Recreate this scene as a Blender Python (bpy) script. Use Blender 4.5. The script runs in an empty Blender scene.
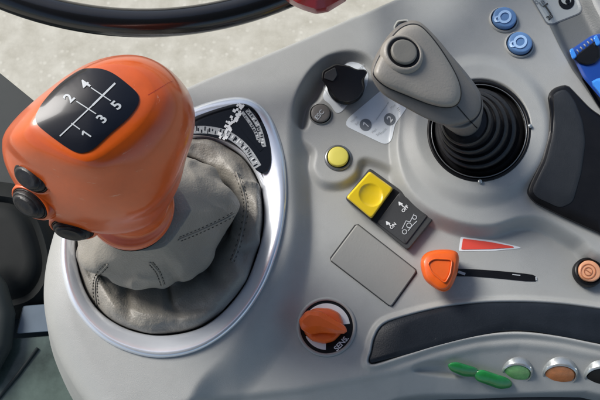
import bpy, bmesh, math, random
import numpy as np
from mathutils import Vector, noise
from mathutils.bvhtree import BVHTree
random.seed(4)
rng = np.random.default_rng(4)
S = 0.01                      # all lengths below are centimetres
scene = bpy.context.scene
COL = scene.collection
# ------------------------------------------------------------------ camera
FP, DIST, TILT = 746.0, 46.0, math.radians(18)
CAM = Vector((0, -DIST*math.sin(TILT), DIST*math.cos(TILT)))
FW = Vector((0, math.sin(TILT), -math.cos(TILT)))
UP = Vector((0, math.cos(TILT), math.sin(TILT)))
def ray(px, py):
    return FW*FP + Vector((1, 0, 0))*(px-300) + UP*(200-py)
def P(px, py, z=0.0):
    d = ray(px, py); t = (z-CAM.z)/d.z
    return CAM + d*t
def proj(v):
    d = Vector(v)-CAM; w = d.dot(FW)
    return (300+FP*d.x/w, 200-FP*d.dot(UP)/w)
def to_ref(poly, h):          # outline traced at height h -> the grid's z=0 coordinates
    return [proj((*P(x, y, h)[:2], 0)) for x, y in poly]
cd = bpy.data.cameras.new('camera'); cam = bpy.data.objects.new('camera', cd); COL.objects.link(cam)
cam.location = CAM*S; cam.rotation_euler = (TILT, 0, 0)
cd.sensor_width = 36; cd.lens = FP/600*36; cd.clip_start = .01; cd.clip_end = 500
scene.camera = cam
# ------------------------------------------------------------------ materials
def mat(name, col, rough=.5, metal=0, bump=0, bscale=400, coat=0, var=0, vscale=30, spec=.5, emit=None, sheen=0, coat_rough=.08):
    m = bpy.data.materials.new(name); m.use_nodes = True
    nt = m.node_tree; b = nt.nodes['Principled BSDF']
    b.inputs['Base Color'].default_value = (*col, 1)
    b.inputs['Roughness'].default_value = rough; b.inputs['Metallic'].default_value = metal
    b.inputs['Coat Weight'].default_value = coat; b.inputs['Coat Roughness'].default_value = coat_rough
    b.inputs['Specular IOR Level'].default_value = spec
    b.inputs['Sheen Weight'].default_value = sheen
    tc = nt.nodes.new('ShaderNodeTexCoord')
    if bump:
        n = nt.nodes.new('ShaderNodeTexNoise'); n.inputs['Scale'].default_value = bscale; n.inputs['Detail'].default_value = 3
        nt.links.new(tc.outputs['Object'], n.inputs['Vector'])
        bp = nt.nodes.new('ShaderNodeBump'); bp.inputs['Strength'].default_value = bump; bp.inputs['Distance'].default_value = .0005
        nt.links.new(n.outputs['Fac'], bp.inputs['Height']); nt.links.new(bp.outputs['Normal'], b.inputs['Normal'])
    if var:
        n2 = nt.nodes.new('ShaderNodeTexNoise'); n2.inputs['Scale'].default_value = vscale; n2.inputs['Detail'].default_value = 6
        n2.inputs['Roughness'].default_value = .65
        nt.links.new(tc.outputs['Object'], n2.inputs['Vector'])
        r = nt.nodes.new('ShaderNodeValToRGB')
        r.color_ramp.elements[0].position = .3; r.color_ramp.elements[1].position = .72
        r.color_ramp.elements[0].color = (*[c*(1-var) for c in col], 1)
        r.color_ramp.elements[1].color = (*[min(1, c*(1+var)) for c in col], 1)
        nt.links.new(n2.outputs['Fac'], r.inputs['Fac']); nt.links.new(r.outputs['Color'], b.inputs['Base Color'])
        mr = nt.nodes.new('ShaderNodeMapRange'); mr.inputs['To Min'].default_value = rough*.85; mr.inputs['To Max'].default_value = min(1, rough*1.2)
        nt.links.new(n2.outputs['Fac'], mr.inputs['Value']); nt.links.new(mr.outputs['Result'], b.inputs['Roughness'])
    if emit:
        b.inputs['Emission Color'].default_value = (*emit[0], 1); b.inputs['Emission Strength'].default_value = emit[1]
    return m
M = dict(
 console=mat('console_plastic', (.372, .382, .37), .42, spec=.6, bump=.3, bscale=2600, var=.05, vscale=22),
 plate=mat('plate_plastic', (.275, .278, .262), .5, bump=.2, bscale=900, var=.04),
 pad=mat('pad_rubber', (.012, .016, .022), .42, spec=.35, bump=.2, bscale=1200, var=.15, vscale=60),
 padmatte=mat('pad_facet', (.019, .022, .026), .5, spec=.4, bump=.2, bscale=1200, var=.15, vscale=60),
 black=mat('black_plastic', (.006, .006, .007), .36, bump=.1, bscale=900, var=.2, vscale=90, spec=.3),
 rubber=mat('black_rubber', (.016, .016, .018), .36, bump=.3, bscale=500, var=.3, vscale=80, spec=.35),
 dark=mat('dark_grey_plastic', (.045, .047, .048), .45, bump=.15, bscale=900, var=.1),
 orange=mat('orange_gloss', (.66, .1, .006), .3, bump=.08, bscale=160, coat=.55, var=.12, vscale=45, coat_rough=.14),
 orange2=mat('orange_plastic', (.78, .12, .01), .38, bump=.1, bscale=500, coat=.25, var=.08, vscale=60),
 chrome=mat('satin_metal', (.84, .88, .94), .24, metal=.6, bump=.05, bscale=700, var=.04),
 leather=mat('grey_leather', (.26, .245, .212), .42, bump=.7, bscale=900, var=.1, vscale=25, sheen=.1),
 thread=mat('stitch_thread', (.065, .062, .055), .7),
 white=mat('white_print', (.78, .8, .8), .45),
 decalgrey=mat('grey_decal_sheet', (.38, .41, .41), .4, var=.03, vscale=120),
 decal=mat('decal_sheet', (.74, .79, .82), .35, var=.03, vscale=120),
 lcd=mat('display_glass', (.004, .005, .007), .15, spec=.35),
 lcdgrey=mat('display_print', (.34, .36, .37), .45, var=.35, vscale=900),
 decalblack=mat('glossy_black_decal', (.004, .006, .012), .28, spec=.2, coat=.18, coat_rough=.08),
 print_=mat('grey_print', (.16, .18, .2), .5),
 lightprint=mat('light_grey_print', (.5, .53, .55), .5),
  liner=mat('darker_grey_plastic', (.165, .175, .17), .45, bump=.25, bscale=900, var=.06, vscale=22),
 joy=mat('warm_grey_plastic', (.29, .272, .24), .42, bump=.25, bscale=900, var=.05, vscale=40),
 joyside=mat('mid_grey_plastic', (.17, .16, .148), .42, bump=.25, bscale=900, var=.08, vscale=40),
 joybtn=mat('button_grey_rubber', (.17, .165, .145), .5, bump=.15, bscale=900),
 yellow=mat('yellow_plastic', (.85, .6, .015), .34, bump=.08, bscale=500, coat=.25, var=.05),
 paleyellow=mat('pale_yellow_plastic', (.74, .66, .12), .4, bump=.08, bscale=500),
 metalring=mat('grey_ring', (.2, .21, .22), .3, metal=.5),
 blue=mat('blue_plastic', (.008, .055, .3), .3, bump=.05, coat=.3, var=.1),
 brightblue=mat('bright_blue_plastic', (.05, .27, .8), .3, coat=.3),
 btnblue=mat('blue_button_face', (.13, .26, .5), .35, var=.12, vscale=200),
 btnprint=mat('pale_blue_print', (.42, .63, .92), .4),
 red=mat('red_print', (.72, .075, .05), .42),
 darkred=mat('dark_red_plastic', (.34, .015, .02), .3, coat=.4, var=.2, vscale=60),
 peach=mat('peach_button_face', (.74, .36, .2), .42, var=.12, vscale=200),
 peachdark=mat('peach_print', (.4, .14, .06), .45),
 green=mat('green_plastic', (.02, .24, .055), .25, coat=.5, var=.15, vscale=200),
 lens=mat('silver_lens', (.45, .48, .48), .22, metal=.6, var=.15, vscale=300),
 lensgreen=mat('green_lens', (.2, .5, .17), .25, coat=.4, var=.2, vscale=400),
 lensorange=mat('orange_lens', (.65, .22, .07), .25, coat=.4, var=.2, vscale=400),
 floor=mat('cab_floor_rubber', (.024, .031, .031), .6, spec=.35, bump=.4, bscale=30, var=.15, vscale=8),
 seatdark=mat('black_cab_plastic', (.006, .008, .008), .65, spec=.25, bump=.3, bscale=60, var=.2, vscale=12),
 bluegrey=mat('blue_grey_plastic', (.11, .15, .19), .4, var=.08),
 glassy=mat('green_tinted_panel', (.085, .115, .1), .2, bump=.3, bscale=14, coat=.4, var=.6, vscale=16, coat_rough=.1),  # strong tone variation paints broken reflections into the panel colour
 wheel=mat('wheel_rim_plastic', (.006, .007, .009), .25, coat=.4),
)
def wear(m, scale, lo, hi, col, amt):
    nt = m.node_tree; b = nt.nodes['Principled BSDF']; src = b.inputs['Base Color'].links[0].from_socket
    tc = nt.nodes.new('ShaderNodeTexCoord'); mp = nt.nodes.new('ShaderNodeMapping'); mp.inputs['Scale'].default_value = scale; mp.inputs['Rotation'].default_value = (0, 0, .8)
    n = nt.nodes.new('ShaderNodeTexNoise'); n.inputs['Scale'].default_value = 1; n.inputs['Detail'].default_value = 6; n.inputs['Roughness'].default_value = .75
    rp = nt.nodes.new('ShaderNodeValToRGB'); rp.color_ramp.elements[0].position = lo; rp.color_ramp.elements[1].position = hi; rp.color_ramp.elements[1].color = (amt, amt, amt, 1)
    mx = nt.nodes.new('ShaderNodeMix'); mx.data_type = 'RGBA'; mx.inputs['B'].default_value = (*col, 1)
    nt.links.new(tc.outputs['Object'], mp.inputs['Vector']); nt.links.new(mp.outputs['Vector'], n.inputs['Vector']); nt.links.new(n.outputs['Fac'], rp.inputs['Fac'])
    nt.links.new(rp.outputs['Color'], mx.inputs['Factor']); nt.links.new(src, mx.inputs['A']); nt.links.new(mx.outputs['Result'], b.inputs['Base Color'])
wear(M['console'], (600, 600, 600), .66, .74, (.52, .5, .45), .5); wear(M['console'], (30, 400, 200), .68, .74, (.5, .5, .48), .4); wear(M['console'], (38, 38, 38), .5, .8, (.25, .255, .245), .3)
wear(M['pad'], (500, 500, 500), .66, .76, (.12, .12, .11), .6); wear(M['black'], (500, 500, 500), .68, .78, (.1, .1, .09), .5); wear(M['rubber'], (300, 300, 300), .6, .75, (.1, .1, .09), .35); wear(M['plate'], (600, 600, 600), .66, .74, (.4, .39, .35), .5)
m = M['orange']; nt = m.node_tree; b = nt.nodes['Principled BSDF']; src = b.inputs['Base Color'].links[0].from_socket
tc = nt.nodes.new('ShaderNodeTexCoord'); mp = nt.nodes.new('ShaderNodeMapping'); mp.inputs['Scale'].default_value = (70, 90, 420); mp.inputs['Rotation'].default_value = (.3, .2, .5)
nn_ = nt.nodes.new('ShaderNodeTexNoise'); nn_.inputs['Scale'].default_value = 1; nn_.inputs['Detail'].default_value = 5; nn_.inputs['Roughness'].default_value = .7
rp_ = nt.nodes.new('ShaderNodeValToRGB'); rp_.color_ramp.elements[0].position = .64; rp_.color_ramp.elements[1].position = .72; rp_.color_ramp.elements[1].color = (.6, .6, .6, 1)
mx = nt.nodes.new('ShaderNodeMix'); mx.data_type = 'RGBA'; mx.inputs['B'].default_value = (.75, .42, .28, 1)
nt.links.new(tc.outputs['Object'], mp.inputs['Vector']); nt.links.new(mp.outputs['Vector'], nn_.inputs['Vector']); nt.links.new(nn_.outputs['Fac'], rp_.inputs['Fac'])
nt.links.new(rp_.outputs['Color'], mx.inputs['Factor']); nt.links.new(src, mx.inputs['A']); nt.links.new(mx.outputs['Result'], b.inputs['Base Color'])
# ------------------------------------------------------------------ object helpers
ORG = {}
def thing(name, loc, label, cat, group=None):
    o = bpy.data.objects.new(name, None); COL.objects.link(o); o.empty_display_size = .01
    o.location = Vector(loc)*S; ORG[o.name] = Vector(loc)
    o['label'] = label; o['category'] = cat
    if group: o['group'] = group
    return o
class MB:
    def __init__(s): s.v = []; s.f = []; s.m = []
    def add(s, vs, fs, mi=0):
        k = len(s.v); s.v += [Vector(v) for v in vs]; s.f += [tuple(i+k for i in f) for f in fs]; s.m += [mi]*len(fs); return s
    def bvh(s): return BVHTree.FromPolygons(s.v, s.f)
def obj(name, mb, mats, parent=None, smooth=True, bevel=0, sub=0, auto=None, label=None):
    me = bpy.data.meshes.new(name)
    org = ORG.get(parent.name, Vector()) if parent else Vector()
    me.from_pydata([(v-org)*S for v in mb.v], [], mb.f); me.update()
    if not isinstance(mats, (list, tuple)): mats = [mats]
    for m in mats: me.materials.append(m)
    me.polygons.foreach_set('material_index', mb.m)
    bm = bmesh.new(); bm.from_mesh(me); bmesh.ops.recalc_face_normals(bm, faces=bm.faces) if not getattr(mb, 'keep', False) else None
    bm.to_mesh(me); bm.free()
    me.polygons.foreach_set('use_smooth', [smooth]*len(me.polygons))
    o = bpy.data.objects.new(name, me); COL.objects.link(o)
    if parent: o.parent = parent; ORG[o.name] = org
    if bevel:
        b = o.modifiers.new('bevel', 'BEVEL'); b.width = bevel*S; b.segments = 3; b.limit_method = 'ANGLE'; b.angle_limit = math.radians(35)
    if sub:
        b = o.modifiers.new('sub', 'SUBSURF'); b.levels = sub; b.render_levels = sub
    if auto is not None and smooth: me.set_sharp_from_angle(angle=math.radians(auto))
    if label: o['label'] = label
    return o
# ------------------------------------------------------------------ shapes
def smoothpoly(poly, k=6):
    n = len(poly); out = []
    for i in range(n):
        p0, p1, p2, p3 = [np.array(poly[(i+j-1) % n], float) for j in range(4)]
        for t in np.linspace(0, 1, k, endpoint=False):
            out.append(tuple(.5*((2*p1)+(-p0+p2)*t+(2*p0-5*p1+4*p2-p3)*t*t+(-p0+3*p1-3*p2+p3)*t**3)))
    return out
def roundpoly(poly, r, k=5):          # straight sides, rounded corners
    out = []; n = len(poly)
    for i in range(n):
        a, b, c = [np.array(poly[(i+j-1) % n], float) for j in range(3)]
        l1 = np.linalg.norm(a-b); l2 = np.linalg.norm(c-b)
        p = b+(a-b)/l1*min(r, l1*.45); q = b+(c-b)/l2*min(r, l2*.45)
        for t in np.linspace(0, 1, k): out.append(tuple((1-t)**2*p+2*t*(1-t)*b+t*t*q))
    return out
def centroid(poly):
    a = cx = cy = 0
    for i in range(len(poly)):
        x0, y0 = poly[i]; x1, y1 = poly[(i+1) % len(poly)]
        c = x0*y1-x1*y0; a += c; cx += (x0+x1)*c; cy += (y0+y1)*c
    return cx/(3*a), cy/(3*a)
def angres(poly, n=96, c=None):       # resample an outline by angle about its centre
    c = c or centroid(poly); out = []
    for k in range(n):
        th = 2*math.pi*k/n; dx, dy = math.cos(th), math.sin(th); best = 0
        for i in range(len(poly)):
            ax, ay = poly[i][0]-c[0], poly[i][1]-c[1]; bx, by = poly[(i+1) % len(poly)][0]-c[0], poly[(i+1) % len(poly)][1]-c[1]
            ex, ey = bx-ax, by-ay; den = dx*ey-dy*ex
            if abs(den) < 1e-9: continue
            t = (ax*ey-ay*ex)/den; s = (ax*dy-ay*dx)/den
            if t > 0 and -1e-6 <= s <= 1+1e-6: best = max(best, t)
        out.append((c[0]+dx*best, c[1]+dy*best))
    return out
def circ(cx, cy, r, ry=None, rot=0, n=48):
    ry = ry or r; a = math.radians(rot)
    return [(cx+r*math.cos(t)*math.cos(a)-ry*math.sin(t)*math.sin(a), cy+r*math.cos(t)*math.sin(a)+ry*math.sin(t)*math.cos(a)) for t in [2*math.pi*k/n for k in range(n)]]
def scalepoly(poly, s, c=None):
    c = c or centroid(poly); return [(c[0]+(x-c[0])*s, c[1]+(y-c[1])*s) for x, y in poly]
def offpoly(poly, d):                 # grow (d>0) in pixels, radially
    c = centroid(poly); out = []
    for x, y in poly:
        l = math.hypot(x-c[0], y-c[1]); out.append((c[0]+(x-c[0])*(l+d)/l, c[1]+(y-c[1])*(l+d)/l))
    return out
def ring3(poly, z, n, tilt=(0, 0)):
    c = centroid(poly)
    return [P(x, y, z+tilt[0]*(x-c[0])+tilt[1]*(y-c[1])) for x, y in angres(poly, n, c)]
def loft(sections, n=96, k=1, dome=0, capb=False, mb=None, mi=0, caprings=5):
    """sections: (outline in px, z[, tilt]) bottom to top; k inserts in between; dome = rise of the cap"""
    R = [np.array([tuple(v) for v in ring3(s[0], s[1], n, s[2] if len(s) > 2 else (0, 0))]) for s in sections]
    if k > 1:
        out = []
        for i in range(len(R)-1):
            p0, p1, p2, p3 = R[max(i-1, 0)], R[i], R[i+1], R[min(i+2, len(R)-1)]
            for t in np.linspace(0, 1, k, endpoint=False):
                out.append(.5*((2*p1)+(-p0+p2)*t+(2*p0-5*p1+4*p2-p3)*t*t+(-p0+3*p1-3*p2+p3)*t**3))
        R = out+[R[-1]]
    top = R[-1]; c = top.mean(0)
    for j in range(1, caprings):
        f = 1-j/caprings; q = c+(top-c)*f; q[:, 2] += dome*(1-f*f); R.append(q)
    mb = mb or MB(); vs = [tuple(p) for r in R for p in r]; fs = []
    for i in range(len(R)-1):
        for j in range(n):
            a = i*n+j; b = i*n+(j+1) % n; fs.append((a, b, b+n, a+n))
    vs.append((c[0], c[1], c[2]+dome)); L = len(vs)-1; base = (len(R)-1)*n
    for j in range(n): fs.append((base+j, base+(j+1) % n, L))
    if capb: fs.append(tuple(range(n))[::-1])
    return mb.add(vs, fs, mi)
def ringloft(outer, inner, prof, n=128, c=None, mb=None, mi=0):
    """band between two outlines; prof = list of (t from outer to inner, z)"""
    c = c or centroid(inner); A = angres(outer, n, c); B = angres(inner, n, c); vs = []; fs = []
    for t, z in prof:
        for a, b in zip(A, B): vs.append(P(a[0]+(b[0]-a[0])*t, a[1]+(b[1]-a[1])*t, z))
    for i in range(len(prof)-1):
        for j in range(n): fs.append((i*n+j, i*n+(j+1) % n, (i+1)*n+(j+1) % n, (i+1)*n+j))
    return (mb or MB()).add(vs, fs, mi)
def tube(pts, r, n=8, mb=None, mi=0, closed=False):
    mb = mb or MB(); vs = []; fs = []; m = len(pts); pts = [Vector(p) for p in pts]
    for i, p in enumerate(pts):
        d = (pts[(i+1) % m]-pts[i-1]) if closed else (pts[min(i+1, m-1)]-pts[max(i-1, 0)])
        d.normalize(); a = d.cross(Vector((0, 0, 1)))
        if a.length < 1e-3: a = Vector((1, 0, 0))
        a.normalize(); b = d.cross(a)
        for k in range(n):
            t = 2*math.pi*k/n; vs.append(p+a*r*math.cos(t)+b*r*math.sin(t))
    for i in range(m if closed else m-1):
        for k in range(n): fs.append((i*n+k, i*n+(k+1) % n, ((i+1) % m)*n+(k+1) % n, ((i+1) % m)*n+k))
    if not closed: fs += [tuple(range(n))[::-1], tuple(range((m-1)*n, m*n))]
    return mb.add(vs, fs, mi)
def hit(bvh, px, py, off=0.0, zfall=0.0):
    d = ray(px, py).normalized(); h = bvh.ray_cast(CAM, d)
    if h[0] is None: return P(px, py, zfall), Vector((0, 0, 1))
    nn = h[1] if h[1].dot(d) < 0 else -h[1]
    return h[0]+nn*off, nn
def drape(bvh, poly, off=.03, mb=None, mi=0, n=72, rings=8, edge=0):
    """thin sheet that follows a surface inside an outline"""
    c = centroid(poly); A = angres(poly, n, c); mb = mb or MB(); vs = []; fs = []
    for r in range(rings):
        f = 1-r/rings
        for x, y in A: vs.append(hit(bvh, c[0]+(x-c[0])*f, c[1]+(y-c[1])*f, off)[0])
    vs.append(hit(bvh, *c, off)[0])
    for r in range(rings-1):
        for j in range(n): fs.append((r*n+j, r*n+(j+1) % n, (r+1)*n+(j+1) % n, (r+1)*n+j))
    for j in range(n): fs.append(((rings-1)*n+j, (rings-1)*n+(j+1) % n, rings*n))
    return mb.add(vs, fs, mi)
def drape_line(bvh, pts, w, off=.05, mb=None, mi=0, closed=False, step=2.0):
    mb = mb or MB(); P2 = []
    q = list(pts)+([pts[0]] if closed else [])
    for i in range(len(q)-1):
        a, b = np.array(q[i], float), np.array(q[i+1], float); m = max(1, int(np.linalg.norm(b-a)/step))
        P2 += [a+(b-a)*t for t in np.linspace(0, 1, m, endpoint=False)]
    P2.append(np.array(q[-1], float)); vs = []
    for i, p in enumerate(P2):
        d = P2[min(i+1, len(P2)-1)]-P2[max(i-1, 0)]
        if closed and i in (0, len(P2)-1): d = P2[1]-P2[-2]
        d = d/(np.linalg.norm(d)+1e-9); nrm = np.array((-d[1], d[0]))*w/2
        for s in (-1, 1): vs.append(hit(bvh, *(p+nrm*s), off)[0])
    return mb.add(vs, [(2*i, 2*i+1, 2*i+3, 2*i+2) for i in range(len(P2)-1)], mi)
_tc = {}
def textmesh(s, bold=False):
    cu = bpy.data.curves.new('t', 'FONT'); cu.body = s; cu.align_x = 'CENTER'; cu.align_y = 'CENTER'; cu.resolution_u = 3
    if bold: cu.offset = .025
    o = bpy.data.objects.new('t', cu); COL.objects.link(o)
    dg = bpy.context.evaluated_depsgraph_get(); me = bpy.data.meshes.new_from_object(o.evaluated_get(dg))
    bm = bmesh.new(); bm.from_mesh(me); bmesh.ops.triangulate(bm, faces=bm.faces)
    vs = [tuple(v.co) for v in bm.verts]; fs = [tuple(v.index for v in f.verts) for f in bm.faces]; bm.free()
    bpy.data.objects.remove(o); bpy.data.curves.remove(cu); bpy.data.meshes.remove(me)
    return vs, fs
def one_mesh():
    return [(-.02,-.36),(.08,-.36),(.08,.36),(-.02,.36),(-.22,.2),(-.22,.08),(-.02,.2)], [(0,1,2,3),(3,4,5,6)]
def drape_text(bvh, s, c, size, ang=0, off=.05, mb=None, mi=0, ax=None, ay=None, bold=False):
    """ang: baseline angle in degrees, counter-clockwise in the picture"""
    a = math.radians(ang); ax = ax or (math.cos(a), -math.sin(a)); ay = ay or (-math.sin(a), -math.cos(a))
    vs, fs = one_mesh() if s == '1' else textmesh(s, bold); vs = [(v[0], v[1]) for v in vs]; mb = mb or MB()
    return mb.add([hit(bvh, c[0]+size*(v[0]*ax[0]+v[1]*ay[0]), c[1]+size*(v[0]*ax[1]+v[1]*ay[1]), off)[0] for v in vs], fs, mi)
def disc(c, nrm, prof, n=48, mb=None, mi=0, ref=(1, 0, 0)):
    """solid of revolution about nrm at c; prof = (radius, height) from rim to centre"""
    nrm = Vector(nrm).normalized(); a = nrm.cross(Vector(ref)).normalized(); b = nrm.cross(a); vs = []; fs = []
    for r, h in prof:
        for k in range(n):
            t = 2*math.pi*k/n; vs.append(Vector(c)+a*(r*math.cos(t))+b*(r*math.sin(t))+nrm*h)
    m = len(prof)
    for i in range(m-1):
        for k in range(n): fs.append((i*n+k, i*n+(k+1) % n, (i+1)*n+(k+1) % n, (i+1)*n+k))
    fs.append(tuple((m-1)*n+k for k in range(n)))
    return (mb or MB()).add(vs, fs, mi)
# ------------------------------------------------------------------ console relief (height field on a fine grid)
CELL = .85
us = np.arange(-60, 720, CELL); vsx = np.arange(-70, 470, CELL)
U, V = np.meshgrid(us, vsx)
def sdf(poly):                       # positive inside, in pixels
    d = np.full(U.shape, 1e9); inside = np.zeros(U.shape, bool); n = len(poly)
    for i in range(n):
        x0, y0 = poly[i]; x1, y1 = poly[(i+1) % n]; ex, ey = x1-x0, y1-y0
        l = ex*ex+ey*ey
        if l < 1e-12: continue
        t = np.clip(((U-x0)*ex+(V-y0)*ey)/l, 0, 1)
        d = np.minimum(d, np.hypot(U-x0-t*ex, V-y0-t*ey))
        if y0 != y1:
            c = ((y0 > V) != (y1 > V)) & (U < (x1-x0)*(V-y0)/(y1-y0)+x0); inside ^= c
    return np.where(inside, d, -d)
def ss(x): x = np.clip(x, 0, 1); return x*x*(3-2*x)
def blur(a, k):
    for _ in range(k):
        p = np.pad(a, 1, mode='edge'); a = (p[:-2, 1:-1]+p[2:, 1:-1]+p[1:-1, :-2]+p[1:-1, 2:]+2*a)/6
    return a
HU = 1.15
OUT = [(760, -160), (400, 0), (350, 21), (300, 43), (250, 64), (190, 89), (130, 120), (85, 158), (56, 205), (41, 250), (36, 290), (40, 325), (52, 358), (66, 385), (84, 412), (110, 450), (200, 470), (330, 440), (400, 399), (500, 394), (600, 391), (760, 389)]
RING_O = [(61, 240), (62, 272), (73, 306), (97, 335), (128, 352), (163, 358), (200, 350), (234, 327), (261, 292), (278, 250), (286, 208), (286, 172), (281, 143), (270, 116), (256, 102), (238, 97), (212, 101), (185, 111), (150, 128), (112, 152), (80, 184), (65, 214)]
RING_I = [(76, 235), (77, 262), (84, 288), (98, 310), (120, 326), (145, 334), (172, 335), (200, 328), (224, 311), (245, 284), (258, 252), (264, 222), (262, 192), (252, 168), (238, 153), (218, 143), (196, 139), (165, 142), (130, 155), (102, 175), (84, 203)]
ZONE_U = [(150, 520), (188, 398), (228, 350), (262, 306), (282, 265), (289, 228), (288, 190), (286, 150), (288, 112), (298, 86), (316, 64), (342, 52), (368, 56), (385, 80), (399, 112), (397, 150), (406, 184), (427, 207), (457, 221), (490, 225), (520, 217), (545, 219), (580, 238), (620, 262), (800, 300), (800, -200), (-200, -200), (-200, 520)]
ZONE_M = [(297, 130), (316, 150), (315, 168), (324, 180), (340, 181), (353, 173), (358, 160), (370, 157), (395, 168), (412, 190), (430, 150), (425, 60), (330, 50), (298, 90)]
CHAN = [(522, -15), (546, 26), (558, 52), (571, 76), (582, 92), (600, 118), (640, 180), (800, 240), (800, 60), (640, 60), (606, 25), (592, -2), (570, -70), (490, -70)]
DEPR = [(440, 232), (470, 236), (510, 233), (550, 236), (554, 262), (554, 306), (437, 306), (437, 262)]
GRIP = [(371, 364), (372, 350), (375, 337), (383, 325), (400, 318), (440, 308), (480, 303), (520, 302), (560, 304), (600, 309), (650, 317), (650, 352), (600, 343), (560, 335), (520, 331), (480, 334), (440, 343), (405, 354)]
def pl(poly, h): return to_ref(smoothpoly(poly), h)
s_out = sdf(to_ref(smoothpoly(OUT, 6), 0.6)); s_u = sdf(pl(ZONE_U, .9)); s_m = sdf(pl(ZONE_M, .4))
wU = 10+16*ss((U-200)/40)*ss((330-U)/25)+18*ss((V-250)/110)*(U < 340)
H = HU*ss((s_u+wU)/wU)
H = np.maximum(H, .45*ss((s_m+8)/8))
rj = np.hypot(U-to_ref([(479, 131)], HU)[0][0], V-to_ref([(479, 131)], HU)[0][1])
H += .38*ss((77-rj)/16)*ss((s_u+8)/8)
H += -.75*ss(sdf(to_ref(CHAN, .7))/15)
vy = ss((V-222)/14)*ss((308-V)/6)*ss((8-rj+75)/10+1)
H += np.where(s_u > -9, 0, 1)*vy*.85*ss((U-424)/18)*np.clip((556-U)/114, 0, 1)*ss((-s_u-9)/12)
PIT = [(293, 122), (297, 98), (311, 74), (330, 61), (348, 64), (333, 78), (321, 100), (313, 108), (308, 128), (299, 131)]
H += -.75*ss(sdf(pl(PIT, .3))/7)
H += -.35*ss(sdf(pl([(411, 368), (425, 362), (446, 362), (456, 369), (470, 376), (455, 377), (430, 375), (415, 373)], -.4))/4)
s_g = sdf(pl(GRIP, .35))
H += .34*ss((s_g+7)/5) - .5*ss((s_g+1)/2.5)
# front slope and lower left roll
xl = np.array([-200, 100, 200, 300, 370, 400, 440, 480, 520, 560, 600, 760]); yl = np.array([475, 425, 396, 385, 372, 366, 352, 343, 340, 344, 352, 372])
dv = np.clip(V-np.interp(U, xl, yl), 0, None)
H += -np.where(s_g > -3, 0, dv*.036*ss(dv/10))
# outline: rounded edge, then a steep side
Rw = 4+33*ss((260-U)/90)*ss((V-150)/60)
d = np.clip(Rw-s_out, 0, None); q = np.clip(d/Rw, 0, .999)
ROLL = Rw*.0624*(1-np.sqrt(1-np.minimum(q, .93)**2)) + np.clip(-(s_out-.07*Rw), 0, None)*.2
# holes under the two levers
H = blur(H, 5)-ROLL
H = H-np.where(True, 2.2*ss((sdf(to_ref(offpoly(smoothpoly(RING_I, 3), 5), HU)))/5), 0)
H = H-2.4*ss((48.5-rj)/4)
H = np.where(H < -7.5, -7.5, H)
H = blur(H, 2)
nv, nu = H.shape
mb = MB(); XY = np.zeros((nv, nu, 2))
F3 = math.cos(TILT)
# vectorised P(u,v,0)
dz = -math.cos(TILT)*FP+math.sin(TILT)*(200-V); dyv = math.sin(TILT)*FP+math.cos(TILT)*(200-V)
T = -CAM.z/dz; X = (U-300)*T; Y = CAM.y+dyv*T
keep = H > -7.4
idx = -np.ones(H.shape, int); vs = []
idx[keep] = np.arange(keep.sum())
vs = np.stack([X[keep], Y[keep], H[keep]], 1)
a, b, c_, d_ = idx[:-1, :-1], idx[:-1, 1:], idx[1:, 1:], idx[1:, :-1]
ok = (a >= 0) & (b >= 0) & (c_ >= 0) & (d_ >= 0)
fs = np.stack([d_[ok], c_[ok], b[ok], a[ok]], 1)
me = bpy.data.meshes.new('console_body')
me.from_pydata((vs*S).tolist(), [], fs.tolist()); me.update()
me.polygons.foreach_set('use_smooth', [True]*len(me.polygons)); me.materials.append(M['console'])
console = thing('armrest_console', (0, 0, 0), 'light grey moulded plastic armrest console carrying the levers, dials and buttons', 'control console')
body = bpy.data.objects.new('body', me); COL.objects.link(body); body.parent = console
CB = BVHTree.FromPolygons([Vector(v) for v in vs.tolist()], fs.tolist())
pass
def hz(px, py): return hit(CB, px, py)[0].z
exec_order = []
# ------------------------------------------------------------------ console: fixed trim
# silver bezel round the shift lever
bez = obj('shift_bezel', ringloft(smoothpoly(RING_O), smoothpoly(RING_I), [(0, .9), (0, 1.2), (.04, 1.32), (.12, 1.42), (.2, 1.46), (.3, 1.45), (.5, 1.36), (.75, 1.2), (.9, 1.06), (.97, .95), (1, .7), (1, -.6)], n=220), M['chrome'], console)
# display set into the bezel's crest
DISP = [(188, 121), (212, 110), (238, 103.5), (252, 107), (262, 120), (269, 138), (271.5, 158), (268, 170), (260, 173), (252, 165), (243, 152), (229, 142), (208, 136), (188, 134)]
dz0 = 1.5
flat = MB().add([P(-500, -500, dz0), P(1500, -500, dz0), P(1500, 1500, dz0), P(-500, 1500, dz0)], [(0, 1, 2, 3)]); FL = flat.bvh()
mbd = loft([(smoothpoly(DISP, 4), 1.0), (smoothpoly(DISP, 4), 1.44), (offpoly(smoothpoly(DISP, 4), -1), 1.5)], n=120)
# printed grey arcs and white segment blocks
mbs = MB()
arc1 = [(245, 104.5), (255, 113), (261, 124), (265, 138), (266, 146), (261, 146), (256, 136), (250, 125), (243, 115), (238, 110)]
arc2 = [(190, 125), (205, 124), (222, 127), (236, 134), (248, 146), (257, 160), (261, 168), (255, 165), (246, 154), (233, 144), (215, 137), (192, 133)]
def strip(outer, w, off, mbx, mi, bvh=FL, **k): return drape_line(bvh, smoothpoly_open(outer), w, off, mbx, mi, **k)
def smoothpoly_open(p, k=5):
    q = [p[0]]+list(p)+[p[-1]]; out = []
    for i in range(1, len(q)-2):
        p0, p1, p2, p3 = [np.array(q[i+j-1], float) for j in range(4)]
        for t in np.linspace(0, 1, k, endpoint=False): out.append(tuple(.5*((2*p1)+(-p0+p2)*t+(2*p0-5*p1+4*p2-p3)*t*t+(-p0+3*p1-3*p2+p3)*t**3)))
    return out+[tuple(map(float, p[-1]))]
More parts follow.
